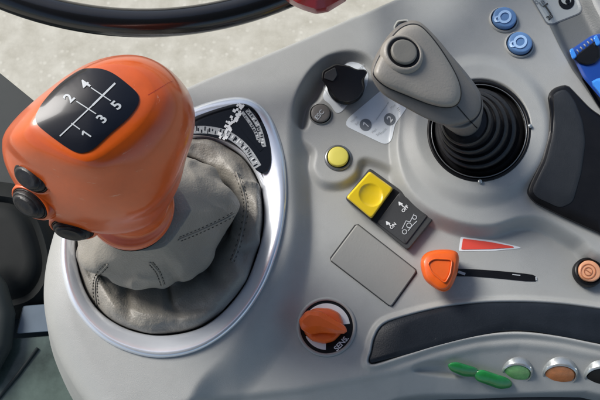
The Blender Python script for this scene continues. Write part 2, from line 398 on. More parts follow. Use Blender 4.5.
strip([(247, 110), (256, 122), (261, 134), (264, 147)], 4.5, .02, mbs, 0)
strip([(242, 112), (250, 123), (256, 133), (259, 143)], 3.2, .02, mbs, 0)
strip([(191, 130), (208, 130), (226, 134), (240, 143), (250, 154), (258, 167)], 7.5, .02, mbs, 0)
strip([(232, 112), (239, 121), (247, 133), (256, 143), (262, 150)], 5, .03, mbs, 2)
for pts, w_, n_ in (([(191, 130), (208, 130), (226, 134), (240, 143), (250, 154), (258, 167)], 7, 34), ([(247, 110), (256, 122), (261, 134), (264, 147)], 4, 18), ([(242, 112), (250, 123), (256, 133), (259, 143)], 3, 14)):
    q_ = smoothpoly_open(pts, 12)
    for i in range(1, n_):
        k_ = i/n_*(len(q_)-2); a_, b_ = np.array(q_[int(k_)]), np.array(q_[int(k_)+1]); dd = (b_-a_)/np.linalg.norm(b_-a_); nn2 = np.array((-dd[1], dd[0])); c_2 = a_+nn2*rng.uniform(-.25, .25)*w_
        hh = rng.uniform(.12, .4)*w_
        drape_line(FL, [tuple(c_2-nn2*hh), tuple(c_2+nn2*hh)], rng.uniform(.5, 1.3), .035, mbs, int(rng.choice([1, 2, 2])), step=2)
for k in range(46):
    t = k/45; x0 = 241-19*t+rng.uniform(-4.5, 4.5); y0 = 104+34*t+rng.uniform(-1.5, 1.5); w = rng.uniform(1.6, 3.6); h_ = w*rng.uniform(.5, 1.3)
    a = math.radians(58)
    q = [(x0+(cx*w*math.cos(a)+cy*h_*math.sin(a))/2, y0+(-cx*w*math.sin(a)+cy*h_*math.cos(a))/2) for cx, cy in ((-1, -1), (1, -1), (1, 1), (-1, 1))]
    mbs.add([hit(FL, *p, .045+k*.0004)[0] for p in q], [(0, 1, 2, 3)], 1)
disp = obj('display_panel', mbd, M['lcd'], bez, auto=40)
obj('display_segments', mbs, [M['lcdgrey'], M['white'], M['lcd']], disp, smooth=False)
# grip pad
gp = smoothpoly(GRIP, 5); gzs = .28
obj('grip_pad', loft([(offpoly(gp, 1), -.4), (gp, .05), (offpoly(gp, -.5), .2), (offpoly(gp, -2), .26)], n=200, dome=.1, capb=True), M['pad'], console)
# black side pad on the right
SP = [(547, 96), (553, 88), (567, 84), (573, 90), (590, 108), (650, 150), (650, 260), (600, 234), (562, 217), (534, 203), (526, 193), (530, 182), (541, 160), (548, 135), (550, 112)]
spz = HU
spr = roundpoly(SP, 5)
side = obj('side_pad', loft([(offpoly(spr, 1), .3), (spr, spz+.1), (offpoly(spr, -1.2), spz+.32), (offpoly(spr, -3), spz+.38)], n=160, capb=True), M['black'], console, auto=40)
fac = [(551, 97), (556, 91), (566, 88), (575, 100), (583, 120), (586, 142), (582, 172), (573, 203), (560, 209), (536, 198), (531, 191), (545, 162), (552, 135), (554, 110)]
obj('pad_facet', loft([(roundpoly(fac, 5), spz+.3), (roundpoly(offpoly(fac, -1), 5), spz+.42), (roundpoly(offpoly(fac, -3), 4), spz+.45)], n=120, capb=True), M['padmatte'], side, auto=40)
# blank plate
BP = [(330, 260), (357, 224), (417, 271), (391, 307)]
bpz = hz(373, 266)
obj('blank_plate', loft([(roundpoly(BP, 2.5), bpz-.2), (roundpoly(BP, 2.5), bpz+.1), (roundpoly(offpoly(BP, -1.2), 2), bpz+.17)], n=160, capb=True), M['plate'], console, auto=30)
obj('plate_gap', drape(CB, roundpoly(offpoly(BP, 1.6), 3), .02), M['dark'], console)
# white decals
DC1 = roundpoly([(384, 88), (347, 119), (345, 126), (385, 145), (392, 141), (395, 125), (412, 100)], 5)
dec = obj('decal', drape(CB, DC1, .025, rings=12), M['decal'], console, label='white trapezoid sticker with the circled numbers 1 and 2')
m1 = MB()
for (x, y), s, r in [((365.5, 125), '1', 6), ((390, 119.5), '2', 6.2)]:
    drape(CB, circ(x, y, r), .05, m1, 0, n=32, rings=4)
    drape_text(CB, s, (x+.3, y), 9.5, 47, .075, m1, 1, bold=True)
for i, (x, y, s) in enumerate([(354, 119.5, 'Mode'), (357, 123.5, 'Set'), (374, 131, 'Man'), (378, 134, 'Set'), (383, 131.5, 'Mode'), (393.5, 106.5, 'Max')]):
    drape_text(CB, s, (x, y), 3.6, 47, .05, m1, 2)
drape_line(CB, [(389, 102), (376, 120)], .6, .05, m1, 2)
obj('decal_print', m1, [M['print_'], M['white'], M['lightprint']], dec, smooth=False)
# decal beneath the black dial
DC2 = roundpoly([(350, 61), (362, 64), (369, 74), (367, 86), (360, 99), (348, 104), (342, 112), (336, 114), (330, 104), (322, 99), (330, 75)], 5)
dec2 = obj('dial_decal', drape(CB, DC2, .025, rings=10), M['decal'], console)
m1 = MB(); drape_text(CB, 'MIN', (343, 105), 4, 47, .05, m1, 0); drape_text(CB, 'MAX', (362, 67), 4, 47, .05, m1, 0)
drape_line(CB, circ(345, 83, 21)[:30], .6, .05, m1, 0)
obj('decal_print', m1, M['lightprint'], dec2, smooth=False)
# top right decal
chl = [(524, -20), (534, -2), (547, 21), (559, 46), (572, 70), (583, 85), (601, 112), (640, 160), (640, 66), (607, 30), (594, 6), (584, -20)]
obj('channel_liner', drape(CB, roundpoly(chl, 3), .02, rings=26, n=200), M['liner'], console)
DC3 = roundpoly([(520, -20), (533, 2), (546, 24), (551, 25.5), (580, 14), (583, 9), (577, -6), (568, -20)], 3)
d3 = obj('decal', drape(CB, DC3, .05, rings=8), M['print_'], console, label='grey bordered sticker with a round symbol by the top edge')
m1 = MB(); drape(CB, offpoly(DC3, -1.1), .07, m1, 3, rings=8)
drape(CB, circ(566, 2, 8), .1, m1, 0, n=32, rings=4)
drape(CB, circ(565.5, .5, 5.2, 4.6, 20), .12, m1, 1, n=24, rings=3); drape(CB, circ(567, 2.6, 2.4), .14, m1, 0, n=16, rings=2)
drape_line(CB, [(566.5, 4), (570, -4)], 1.8, .14, m1, 0)
drape_line(CB, [(544, 6), (550, 15)], 1.3, .1, m1, 0); drape_line(CB, [(542, 7.5), (547, 4)], 1.4, .1, m1, 0)
drape_text(CB, '20', (549, 18), 6, 40, .1, m1, 0, bold=True); drape_text(CB, '10', (541, 4), 6, 40, .1, m1, 2, bold=True); drape_text(CB, '0', (536, 3), 6, 40, .1, m1, 2)
obj('decal_print', m1, [M['black'], M['decalgrey'], M['print_'], M['decalgrey']], d3, smooth=False)
# red wedge
wd = [(459.5, 251), (461.5, 237), (492, 241), (523, 248), (492, 250.5)]
wo = obj('wedge_decal', drape(CB, roundpoly(offpoly(wd, 1), 1.5), .02, rings=6, n=160), M['decal'], console)
obj('wedge_fill', drape(CB, roundpoly([(461, 249.8), (462.8, 238.6), (490, 242.2), (518, 247.6), (490, 249.2)], .6), .05, rings=5, n=160), M['red'], wo)
# slider slot
SL = smoothpoly([(450, 269.3), (470, 269.2), (500, 271.2), (527, 274), (535, 275.8), (536.5, 279.5), (532, 281.8), (500, 278.8), (470, 276.4), (450, 276)], 5)
so = obj('slider_slot', drape(CB, SL, .03, rings=5, n=160), M['black'], console)
for nm, pts, wd_ in (('lever_rod', [(458, 272), (465, 274.5)], 2.6), ('slot_mark', [(512, 274.8), (520, 275.6)], .9), ('slot_end', [(535.6, 277), (535.8, 280.5)], 1.2)):
    obj(nm, drape_line(CB, pts, wd_, .07, step=1), M['lightprint'], so, smooth=False)
# round collar at the joystick
jz = hz(479+52, 131)
JO, JI = circ(479, 131, 52, 51), circ(479, 131, 46.5, 45.5)
col = obj('joystick_collar', ringloft(JO, JI, [(0, jz-.3), (0, jz+.02), (.2, jz+.1), (.5, jz+.08), (1, jz-.15), (1.0, jz-2)], n=96), M['black'], console)
for x, y in ((480, 181.5), (530, 126), (444, 94)):
    obj('collar_screw', disc(P(x, y, jz+.1), (0, 0, 1), [(.13, 0), (.12, .06), (.05, .08)], 16), M['lens'], col)
m1 = MB()
m1 = ringloft(circ(479, 131, 48, 47), circ(479, 131, 47, 46), [(0, jz+.1), (.5, jz+.18), (1, jz+.1)], n=96)
obj('collar_rim', m1, M['metalring'], col)
# orange dial plate
oz = hz(326, 352)
m1 = ringloft(circ(326.5, 327, 30), circ(326.5, 327, 26.5), [(0, oz-.15), (0, oz+.05), (.35, oz+.12), (1, oz+.1), (1, oz-.3)], n=72)
obj('dial_surround', m1, M['console'], console)
dp = loft([(circ(326.5, 327, 26.6), oz-.2), (circ(326.5, 327, 26.6), oz+.02)], n=72)
dpo = obj('dial_plate', dp, M['black'], console, auto=30)
DZ = MB().add([P(-500, -500, oz+.02), P(1500, -500, oz+.02), P(1500, 1500, oz+.02), P(-500, 1500, oz+.02)], [(0, 1, 2, 3)]).bvh()
m1 = MB()
def annular(c, r0, w0, w1, a0, a1, mbx, mi, bvh, off, n=40):      # arc of growing width; angles CCW in the picture
    vsl = []
    for k in range(n+1):
        t = k/n; a = math.radians(a0+(a1-a0)*t); w = w0+(w1-w0)*t
        for r in (r0, r0-w): vsl.append(hit(bvh, c[0]+r*math.cos(a), c[1]-r*math.sin(a), off)[0])
    mbx.add(vsl, [(2*i, 2*i+1, 2*i+3, 2*i+2) for i in range(n)], mi)
annular((326.5, 327), 23.5, 4, 11, 150, 8, m1, 0, DZ, .03)
annular((326.5, 327), 23, 3, 7, 205, 268, m1, 0, DZ, .03)
drape_text(DZ, 'SENS.', (341.5, 343.5), 7.4, 47, .03, m1, 0, bold=True)
obj('dial_print', m1, M['white'], dpo, smooth=False)
# lower shell of the console, below its front edge
m1 = MB()
lp = [(190, 405), (300, 401), (400, 397), (600, 389.5), (760, 385), (760, 560), (150, 560)]
obj('lower_shell', loft([(lp, -7), (lp, -2.6), (offpoly(lp, -2), -2.45)], n=200, capb=True), M['dark'], console, auto=40)
# ------------------------------------------------------------------ gear lever
gl = thing('gear_lever', P(165, 240, 0), 'big orange gear lever with numbered black shift diagram and grey leather boot', 'gear lever')
K = [
 (circ(130, 207, 43, 43), 7.0), (circ(130, 206.5, 44.5, 44), 7.25), (circ(130, 205, 44, 43), 7.65), (circ(130, 203, 41, 40), 7.85), (circ(130, 200, 38.5, 37), 8.1), (circ(130, 197, 39, 37), 8.6),
 ([(40, 205), (26, 180), (28, 160), (70, 130), (130, 125), (172, 145), (181, 172), (174, 196), (150, 224), (115, 234), (80, 230), (58, 220)], 9.3),
 ([(6, 160), (14, 140), (40, 110), (110, 90), (165, 85), (186, 115), (188, 150), (176, 182), (150, 214), (112, 226), (78, 222), (44, 213), (22, 195)], 10.2),
 ([(2, 145), (14, 122), (48, 96), (110, 70), (160, 68), (188, 92), (195, 122), (188, 152), (172, 184), (146, 208), (108, 216), (70, 208), (34, 192), (10, 172)], 11.2),
 ([(4, 138), (18, 116), (46, 91), (82, 67), (115, 56.5), (145, 57), (170, 70), (187, 92), (193, 117), (184, 146), (160, 176), (124, 198), (88, 198), (48, 182), (20, 164)], 12.3),
 ([(10, 136), (24, 114), (48, 91), (82, 67.5), (113, 57), (142, 57.5), (165, 69), (181, 90), (183, 112), (170, 138), (142, 165), (108, 181), (78, 179), (44, 166), (20, 152)], 13.3),
 ([(21, 130), (32, 111), (52, 91), (83, 69), (110, 60), (136, 61), (156, 72), (168, 92), (166, 110), (152, 132), (124, 156), (98, 169), (74, 167), (46, 155), (28, 144)], 14.0),
 ([(30, 124), (40, 108), (56, 91), (85, 71), (108, 64.5), (131, 67), (146, 77), (154, 95), (150, 109), (138, 126), (114, 147), (93, 160), (76, 159), (52, 148), (36, 136)], 14.35),
]
K = [(smoothpoly(p, 4) if len(p) < 40 else p, z) for p, z in K]
kb = loft(K, n=144, k=5, dome=.28, caprings=10)
knob = obj('knob', kb, M['orange'], gl)
KB = kb.bvh()
obj('mould_line', drape_line(KB, [(148, 95), (158, 89), (168, 83), (173, 81)], .35, .012, step=1), M['darkred'], knob)
DK = smoothpoly([(79, 71.5), (89, 69), (102, 69.5), (116, 75.5), (135, 91), (139, 99), (136.5, 107.5), (127, 119.5), (110.7, 133.5), (95, 148), (86, 152.5), (77, 152.5), (64, 145.5), (42, 129), (36.5, 122), (36.5, 115), (45, 101), (61, 84)], 4)
dk = obj('shift_diagram', drape(KB, DK, .045, rings=14, n=120), M['decalblack'], knob)
m1 = MB()
drape_line(KB, [(115.5, 84), (93, 106)], 1.9, .075, m1, 0); drape_line(KB, [(93, 106), (60.5, 136.5)], 1.3, .075, m1, 0)
for a, b in (((91.5, 88.5), (111, 101.5)), ((77, 102), (96.5, 114.5)), ((72, 123.7), (80.5, 129.8))): drape_line(KB, [a, b], 1.0, .075, m1, 0)
for s, c in (('4', (86, 85.5)), ('2', (70, 99)), ('5', (117, 106)), ('3', (102.5, 119.5)), ('1', (87, 134.5))):
    drape_text(KB, s, c, 16, 0, .075, m1, 0, ax=(.66, -.62), ay=(-.72, -.5), bold=True)
obj('shift_print', m1, M['lightprint'], dk, smooth=False)
for (x, y, r, sq, lab) in ((31, 178, .93, .62, None), (29, 205, .93, .62, None), (73, 229, .95, .55, None)):
    nn = {31: Vector((-.42, -.5, .8)), 29: Vector((-.42, -.62, .7)), 73: Vector((-.12, -.8, .5))}[x].normalized()
    p = {31: P(32.5, 176.5, 11.75), 29: P(31, 203, 10.6), 73: P(73, 228.5, 9.2)}[x]
    n0 = 40; a = Vector((.83, -.5, .0)).normalized() if x < 60 else Vector((1, -.25, 0)).normalized()
    a = (a-nn*a.dot(nn)).normalized(); b = nn.cross(a); vsl = []; fsl = []
    prof = [(1.12, -.5), (1.12, .0), (1.02, .12), (.98, .1), (.95, .28), (.86, .36), (.8, .36), (.76, .46), (.6, .54), (.55, .53), (.3, .58)]
    for rr, h in prof:
        for k in range(n0):
            t = 2*math.pi*k/n0; vsl.append(p+a*(r*rr*math.cos(t))+b*(r*rr*sq*math.sin(t))+nn*h*.9)
    for i in range(len(prof)-1):
        for k in range(n0): fsl.append((i*n0+k, i*n0+(k+1) % n0, (i+1)*n0+(k+1) % n0, (i+1)*n0+k))
    fsl.append(tuple((len(prof)-1)*n0+k for k in range(n0)))
    obj('thumb_button', MB().add(vsl, fsl), M['rubber'], knob, auto=50)
    vsl = []; prof = [(1.38, -.7), (1.34, -.25), (1.26, -.02), (1.18, .08), (1.1, .08), (1.08, -.1)]
    for rr, h in prof:
        for k in range(n0):
            t = 2*math.pi*k/n0; vsl.append(p+a*(r*rr*math.cos(t))+b*(r*rr*sq*math.sin(t))+nn*h*.9)
    obj('button_rim', MB().add(vsl, [(i*n0+k, i*n0+(k+1) % n0, (i+1)*n0+(k+1) % n0, (i+1)*n0+k) for i in range(len(prof)-1) for k in range(n0)]), M['orange'], knob)
# dark gap below the orange collar
obj('lever_collar', loft([(circ(130, 209, 38, 38), 6.2), (circ(131, 211, 40, 40), 6.9), (circ(131, 211, 40.5, 40.5), 7.05)], n=48), M['black'], gl)
# leather boot: cone, fold, low bulging roll
def bootpoly(f, dx=0, dy=0): return [(x+dx, y+dy) for x, y in scalepoly(smoothpoly(RING_I, 4), f, (170, 238))]
HEM = smoothpoly([(83, 264), (79, 243), (84, 215), (108, 182), (150, 158), (188, 150), (214, 168), (237, 203), (237, 216), (217, 246), (192, 277), (163, 286), (128, 286), (100, 281)], 3)
def hemp(f, dx=0, dy=0): return [(x+dx, y+dy) for x, y in scalepoly(HEM, f, (142, 215))]
BT = [(bootpoly(1.0), -.8), (bootpoly(.985), .1), (bootpoly(.975), .8), (bootpoly(.94), 1.2), (bootpoly(.885, -1, -1), 1.4), (bootpoly(.82, -3, -3), 1.35), (bootpoly(.755, -8, -7), 1.1), (hemp(.96, 2, 0), .9),
      (hemp(.94, 0, -1), 1.3), (hemp(.99), 2.0), (hemp(.97), 2.7), (hemp(.86), 3.7), (hemp(.74), 4.7), (hemp(.62), 5.8), (hemp(.52, -2, -2), 6.7)]
nb = 240; bt = loft(BT, n=nb, k=6, caprings=2)
nr = (len(bt.v)-1)//nb
def bumpf(x, c, w): d = (x-c+math.pi) % (2*math.pi)-math.pi; return math.exp(-(d/w)**2)
def tri(x): return 2*abs(((x/(2*math.pi)) % 1)*2-1)-1
for i in range(nr):
    zc = i/(nr-2)*14/14
    for j in range(nb):
        th = 2*math.pi*j/nb; v = bt.v[i*nb+j]
        dirv = Vector((v.x+8, v.y+2.2, 0)).normalized()
        s_ = zc*14                          # section number
        crease = math.exp(-((s_-7.4)/1.3)**2); rightside = .5+.5*math.cos(th-.35)
        v.z += crease*(.55*(1-rightside)**1.5-1.1*rightside)
        hem = math.exp(-((s_-10)/1.7)**2)
        v += dirv*hem*(.15*bumpf(th, 5.9, .15)+.25*bumpf(th, 1.0, .3)-.55*bumpf(th, 4.95, .3)+.16*tri(5*th+1+s_*.3)+.12*math.sin(9*th+s_))
        v.z += hem*(.5*bumpf(th, 5.95, .25)-.3*bumpf(th, .8, .25)+.25*math.sin(3*th+1.5)+.3*bumpf(th, 1.2, .5))
        v += dirv*hem*(-.3*bumpf(th, 5.35, .12)-.22*bumpf(th, .45, .12)-.3*bumpf(th, 1.25, .1)-.25*bumpf(th, 2.3, .12)+.12*bumpf(th, 1.5, .12))
        up_ = math.exp(-((s_-12)/1.3)**2)
        v += dirv*up_*(.3*bumpf(th, 5.6, .35)+.1*tri(4*th+2+s_*.6))
        roll = math.exp(-((s_-4)/1.6)**2)
        v.z += roll*(.16*math.sin(5*th+s_*.9)+.13*math.sin(8*th-s_*1.2+1)+.2*bumpf(th, 1.1, .35))
        v += dirv*roll*.12*math.sin(6*th+s_*.8)
        wr = noise.noise(Vector((v.x*.55, v.y*.55+3, v.z*.4)))
        sharp = 1-abs(noise.noise(Vector((v.x*.32+7, v.y*.32, v.z*.25))))*3.2
        k_ = min(1, max(0, (13.2-s_)/3))*min(1, s_/2.5)
        v += (dirv*.5+Vector((0, 0, .8)))*k_*(.22*wr+.26*max(0, sharp)**2)
        v += Vector((0, 0, 1))*k_*.05*noise.fractal(Vector((v.x*2.2, v.y*2.2, v.z*2.2)), .8, 2, 3)
        v.z -= k_*.75*math.exp(-((s_-7)/2.5)**2)*(bumpf(th, 2.05, .1)*.6+bumpf(th, .75, .12)*.7+bumpf(th, 1.45, .07)*.5)
gait = obj('gaiter', bt, M['leather'], gl)
BV = bt.bvh()
def seam(pts, parent):
    P2 = smoothpoly_open(pts, 10); m1 = MB(); line = [hit(BV, x, y, .02)[0] for x, y in P2]
    tube(line, .05, 6, m1, 0)
    for side_ in (-1, 1):
        for i in range(2, len(P2)-2, 2):
            a, b = np.array(P2[i]), np.array(P2[i+1]); dd = (b-a)/np.linalg.norm(b-a); nn2 = np.array((-dd[1], dd[0]))*2.1*side_
            p0, p1 = a+nn2, a+nn2+dd*2.0
            tube([hit(BV, *p0, .0)[0], hit(BV, *((p0+p1)/2), .03)[0], hit(BV, *p1, .0)[0]], .022, 5, m1, 1)
    obj('seam', m1, [M['leather'], M['thread']], parent)
seam([(108, 264), (98, 275), (95, 288), (97, 305)], gait)
seam([(150, 262), (158, 272), (163, 285)], gait)
seam([(178, 240), (195, 233), (215, 224), (234, 214)], gait)
seam([(236, 172), (243, 190), (246, 210), (240, 240), (232, 262)], gait)
# ------------------------------------------------------------------ joystick
js = thing('joystick', P(479, 131, 1), 'grey joystick with a round thumb button, leaning left above its black bellows', 'joystick')
bell = MB(); secs = []
secs.append((circ(479, 131, 46, 45), -.1))
for i in range(5):
    t = i/4; r = 45.5-20*t**1.05; cx, cy = 479-13*t, 131-10*t; z = .6+3.5*t; a_ = 7-3*t
    secs += [(circ(cx, cy, r-1.2, r-1.2), z), (circ(cx, cy, r, r), z+.16), (circ(cx, cy, r-.4, r-.4), z+.34), (circ(cx-.5, cy-.3, r-a_*.6, r-a_*.6), z+.5), (circ(cx-.8, cy-.5, r-a_, r-a_), z+.38)]
loft(secs, n=72, mb=bell, k=2)
obj('bellows', bell, M['rubber'], js, auto=50)
H0 = [(374, 80), (373, 68), (379, 53), (390, 36), (403, 24.5), (418, 22), (433, 34), (450, 54), (467, 78), (478, 97), (476, 115), (462, 122), (445, 124), (427, 118), (404, 106), (384, 94)]
HT = [(375, 76), (375, 68), (381, 55), (392, 38), (404, 27), (418, 25.5), (431, 37), (446, 58), (457, 78), (460.5, 93), (457, 103.5), (447, 107), (430, 104), (407, 95), (386, 86)]
tl = (-.014, -.006)
JH = [(circ(466, 122, 17, 17), 3.6), (circ(464, 118, 17.5, 18), 4.6),
      ([(442, 100), (450, 84), (468, 86), (481, 96), (483, 110), (478, 124), (466, 131), (452, 131), (444, 122)], 5.4),
      ([(425, 85), (440, 60), (460, 72), (480, 94), (481, 112), (470, 126), (456, 129), (440, 123), (426, 108)], 6.1),
      ([(395, 80), (410, 50), (432, 40), (455, 60), (472, 80), (481, 96), (479, 114), (464, 124), (446, 125), (425, 117), (403, 102)], 6.8, tl),
      (H0, 7.6, tl), (H0, 8.0, tl), (offpoly(HT, 1.8), 8.45, tl)]
JH = [(smoothpoly(s[0], 4) if len(s[0]) < 40 else s[0], *s[1:]) for s in JH]
jb = loft(JH, n=120, k=4, caprings=3)
hand = obj('handle', jb, M['joyside'], js)
HTs = smoothpoly(HT, 4)
jt = loft([(offpoly(HTs, .2), 8.2, tl), (HTs, 8.62, tl), (offpoly(HTs, -1.6), 8.8, tl), (offpoly(HTs, -5), 8.93, tl), (offpoly(HTs, -11), 9.0, tl)], n=120, k=3, dome=.06, caprings=6, capb=True)
jtop = obj('top_shell', jt, M['joy'], js)
JT = jt.bvh()
JHB = jb.bvh(); m1 = MB(); drape_line(JHB, [(457, 106), (463, 113), (470, 121), (477, 128)], 1.0, .02, m1, 0, step=1)
obj('handle_seam', m1, M['black'], hand)
obj('shell_gap', loft([(offpoly(HTs, 1.3), 8.2, tl), (offpoly(HTs, 1.25), 8.49, tl), (offpoly(HTs, -2), 8.5, tl)], n=120, capb=True), M['black'], jtop)
p, nn = hit(JT, 403, 53.5); nn = (nn+Vector((-.05, .05, 0))).normalized()
obj('button_bezel', disc(p, nn, [(1.14, -.3), (1.1, -.02), (1.02, .1), (.93, .16), (.87, .14), (.84, -.05)], 64), M['joy'], jtop)
obj('button_gap', disc(p, nn, [(.86, -.05), (.855, .13), (.8, .1), (.3, .1)], 64), M['black'], jtop)
obj('thumb_button', disc(p, nn, [(.69, 0), (.69, .22), (.65, .27), (.58, .28), (.3, .27), (.1, .265)], 64), M['joybtn'], jtop, auto=50)
TG = [(393, 27), (397, 20), (408, 19), (412, 24), (406, 34), (395, 35)]
m1 = loft([(roundpoly(TG, 2), 7.0), (roundpoly(TG, 2), 8.2), (roundpoly(offpoly(TG, -1.5), 2), 8.5), (roundpoly(offpoly(TG, -4), 2), 8.35)], n=48)
obj('trigger', m1, M['lens'], js, auto=25)
# ------------------------------------------------------------------ rotary knobs
def dial(name, pxc, label, body_poly, skirt, zb, ht, bar, m, m2=None, dirt=None):
    t = thing(name, P(*pxc, zb), label, 'rotary knob')
    obj('knob_body', loft([(skirt, zb-.05), (skirt, zb+.25), (body_poly, zb+.4), (body_poly, zb+ht*.8), (offpoly(body_poly, -1), zb+ht*.94), (offpoly(body_poly, -3), zb+ht)], n=90, capb=True), m, t, auto=28)
    bo = obj('grip', loft(bar, n=64, capb=True), m2 or m, t, auto=24)
    return t, bo
oB = [(305, 313), (315, 309), (325, 308.5), (335, 311), (341, 317), (343, 326), (340, 334), (334, 340), (326, 343), (317, 342), (309, 338), (304, 330), (303, 320)]
ob2 = []
for i, (x, y) in enumerate(smoothpoly(oB, 4)):
    f = .97+.012*math.cos(i/52*2*math.pi*11); ob2.append((324+(x-324)*f, 326+(y-326)*f))
G_ = [(298.5, 320), (307, 310.5), (320, 310.5), (346.5, 327), (347, 333.5), (338, 334), (321, 333), (309, 335), (301, 329)]
dial('rotary_dial', (324, 327), 'orange rotary dial with pointer on a black and white SENS plate', ob2, offpoly(ob2, 1), oz+.04, .95,
     [(roundpoly(G_, 2), oz+.3), (roundpoly(G_, 2), oz+1.15), (roundpoly(offpoly(G_, -1.2), 2), oz+1.35), (roundpoly([(302, 321), (309, 315), (318, 316), (343, 329.5), (342, 331.5), (320, 326), (310, 327), (304, 325)], 1), oz+1.5)], M['orange2'])
bz_ = hz(345, 104)
BK = [(321, 79.5), (322, 71), (335.5, 63.5), (349, 65.5), (357, 69.5), (365, 69), (368, 72.5), (362, 80), (364.5, 89), (358, 98.5), (347, 102.5), (336, 99.5), (330, 91), (327, 86)]
bk_ = roundpoly(BK, 3)
td = thing('rotary_dial', P(345, 84, bz_), 'black rotary dial with a raised grip on the white decal behind the joystick', 'rotary knob')
obj('knob_body', loft([(circ(346, 86, 19), bz_-.1), (circ(346, 86, 18.5), bz_+.35), (bk_, bz_+.5), (bk_, bz_+1.55), (offpoly(bk_, -1.2), bz_+1.7)], n=140, capb=True), M['black'], td, auto=30)
gb = [(322.5, 79.5), (323.5, 71.5), (335.5, 65.3), (350, 67.5), (361, 72), (350, 75), (339, 79), (333, 84)]
obj('lit_grip_facet', loft([(roundpoly([(323.5, 79), (324.3, 72), (335.5, 66.3), (338.5, 75), (333.5, 82.5)], 1.5), bz_+1.6), (roundpoly([(324.5, 78), (325.3, 73), (335, 67.6), (337, 75), (333, 81)], 1.5), bz_+1.8)], n=80, capb=True), M['dark'], td, auto=30)  # lit end of the grip, its brightness put into a lighter grey
# ------------------------------------------------------------------ push buttons
def pushbutton(pxc, r, label, ringm, facem, rise=.35, tilt=None, tag=None, ringr=1.28, group=None):
    p, nn = hit(CB, *pxc); nn = (hit(CB, pxc[0]+6, pxc[1])[1]+hit(CB, pxc[0]-6, pxc[1])[1]+nn*2+Vector((0, 0, 1))).normalized()
    if tilt: nn = Vector(tilt).normalized(); p = P(*pxc, max(hz(pxc[0]+dx, pxc[1]+dy) for dx in (-9, 0, 9) for dy in (-9, 0, 9)))
    t = thing('push_button', p, label, 'push button', group)
    obj('ring', disc(p, nn, [(r*ringr, -.3), (r*ringr, .06), (r*(ringr-.05), .12), (r*1.14, .15), (r*1.1, .1), (r*1.07, -.02)], 56), ringm, t, auto=50)
    obj('gap', disc(p, nn, [(r*1.1, -.1), (r*1.08, .04), (r*.5, .04)], 40), M['black'], t, auto=40)
    cap = disc(p, nn, [(r, 0), (r, rise*.8), (r*.95, rise*.95), (r*.88, rise), (r*.4, rise+.02)], 56)
    c = obj('cap', cap, facem, t, auto=50)
    return t, c, cap.bvh()
pushbutton((338, 158), .64, 'round pale yellow push button in a grey ring above the yellow rocker', M['metalring'], M['paleyellow'], ringr=1.34)
_, c1, b1 = pushbutton((320.5, 114.5), .6, 'small dark grey ESC push button beside the black rotary dial', M['plate'], M['joyside'], ringr=1.2, rise=.28)
m1 = drape_text(b1, 'ESC', (319.5, 115), 6.5, 50, .03, bold=True); obj('button_print', m1, M['lightprint'], c1, smooth=False)
for (x, y, lab) in ((502.5, 18, 'round blue lit push button with a pale symbol, nearest the top edge'), (518, 43, 'round blue lit push button with a pale symbol, nearer the joystick bellows')):
    _, c2, b2 = pushbutton((x+1, y+2), .76, lab, M['console'], M['btnblue'], ringr=1.26, rise=.42)
    m1 = MB(); drape_line(b2, circ(x+2, y-1, 5.8, 5.2, -30, 24), 2.4, .06, m1, 0, True, 1); drape_line(b2, circ(x-5, y+1.2, 2.4, 2.4, 0, 14), 1.6, .06, m1, 0, True, 1)
    obj('button_print', m1, M['btnprint'], c2, smooth=False)
_, c3, b3 = pushbutton((588.5, 272), .64, 'round peach push button with a ring symbol in a black surround at the right edge', M['black'], M['peach'], ringr=1.36, rise=.3, tilt=(0, .05, 1))
m1 = MB(); drape_line(b3, circ(588, 271.5, 7.2, 7.2, 0, 28), .9, .04, m1, 0, True, 1); drape_line(b3, circ(588, 271.5, 4, 4, 0, 20), .8, .04, m1, 0, True, 1); drape_line(b3, [(585, 269.5), (591, 273.5)], .8, .04, m1, 0, step=1)
obj('button_print', m1, M['peachdark'], c3, smooth=False)
# ------------------------------------------------------------------ rocker switch
rz = hz(385, 245)
RB = [(345.5, 199), (370, 168.5), (436, 215.5), (408, 250.5)]
rk = thing('rocker_switch', P(390, 210, rz), 'yellow capped rocker switch on a dark grey printed block', 'switch')
rbd = loft([(roundpoly(offpoly(RB, 1), 3), rz-.5), (roundpoly(offpoly(RB, .5), 3), rz+.4), (roundpoly(offpoly(RB, -1), 3), rz+.5)], n=160, capb=True)
rb = obj('switch_body', rbd, M['dark'], rk, auto=30)
fp = [(377, 222.5), (399.5, 192.5), (429, 213.5), (405.5, 244.5)]
fpz = rz+.58
fpm = loft([(roundpoly(fp, 2), rz+.4), (roundpoly(fp, 2), fpz-.02), (roundpoly(offpoly(fp, -.7), 2), fpz)], n=120, capb=True)
fpo = obj('front_plate', fpm, M['dark'], rb, auto=30); FB = fpm.bvh()
m1 = MB()
for cx, cy in ((400.5, 204), (388, 223.5)):
    drape(FB, [(cx-1.6, cy+1.8), (cx-2.2, cy-2.6), (cx+3, cy+.2)], .03, m1, 0, n=24, rings=2)
    drape_line(FB, [(cx, cy), (cx+3, cy+3)], 1, .03, m1, 0, step=1)
drape_text(FB, 'OFF', (405, 209), 4.6, 47, .03, m1, 0, bold=True); drape_text(FB, 'ON', (393, 226), 4.6, 47, .03, m1, 0, bold=True)
for c, r in (((404.5, 232), 2.2), ((409, 225.5), 2.4), ((414.5, 217.5), 2.0)): drape_line(FB, circ(*c, r, r, 0, 14), .8, .03, m1, 1, True, 1)
drape_line(FB, [(402, 229), (406, 221), (410, 222), (414, 214)], .8, .03, m1, 1, step=1); drape_line(FB, [(408, 231), (412, 226), (417, 221)], .8, .03, m1, 1, step=1)
obj('switch_print', m1, [M['white'], M['lightprint']], fpo, smooth=False)
bk = [(370, 219.5), (394, 188.5), (400, 193), (376.5, 223.5)]
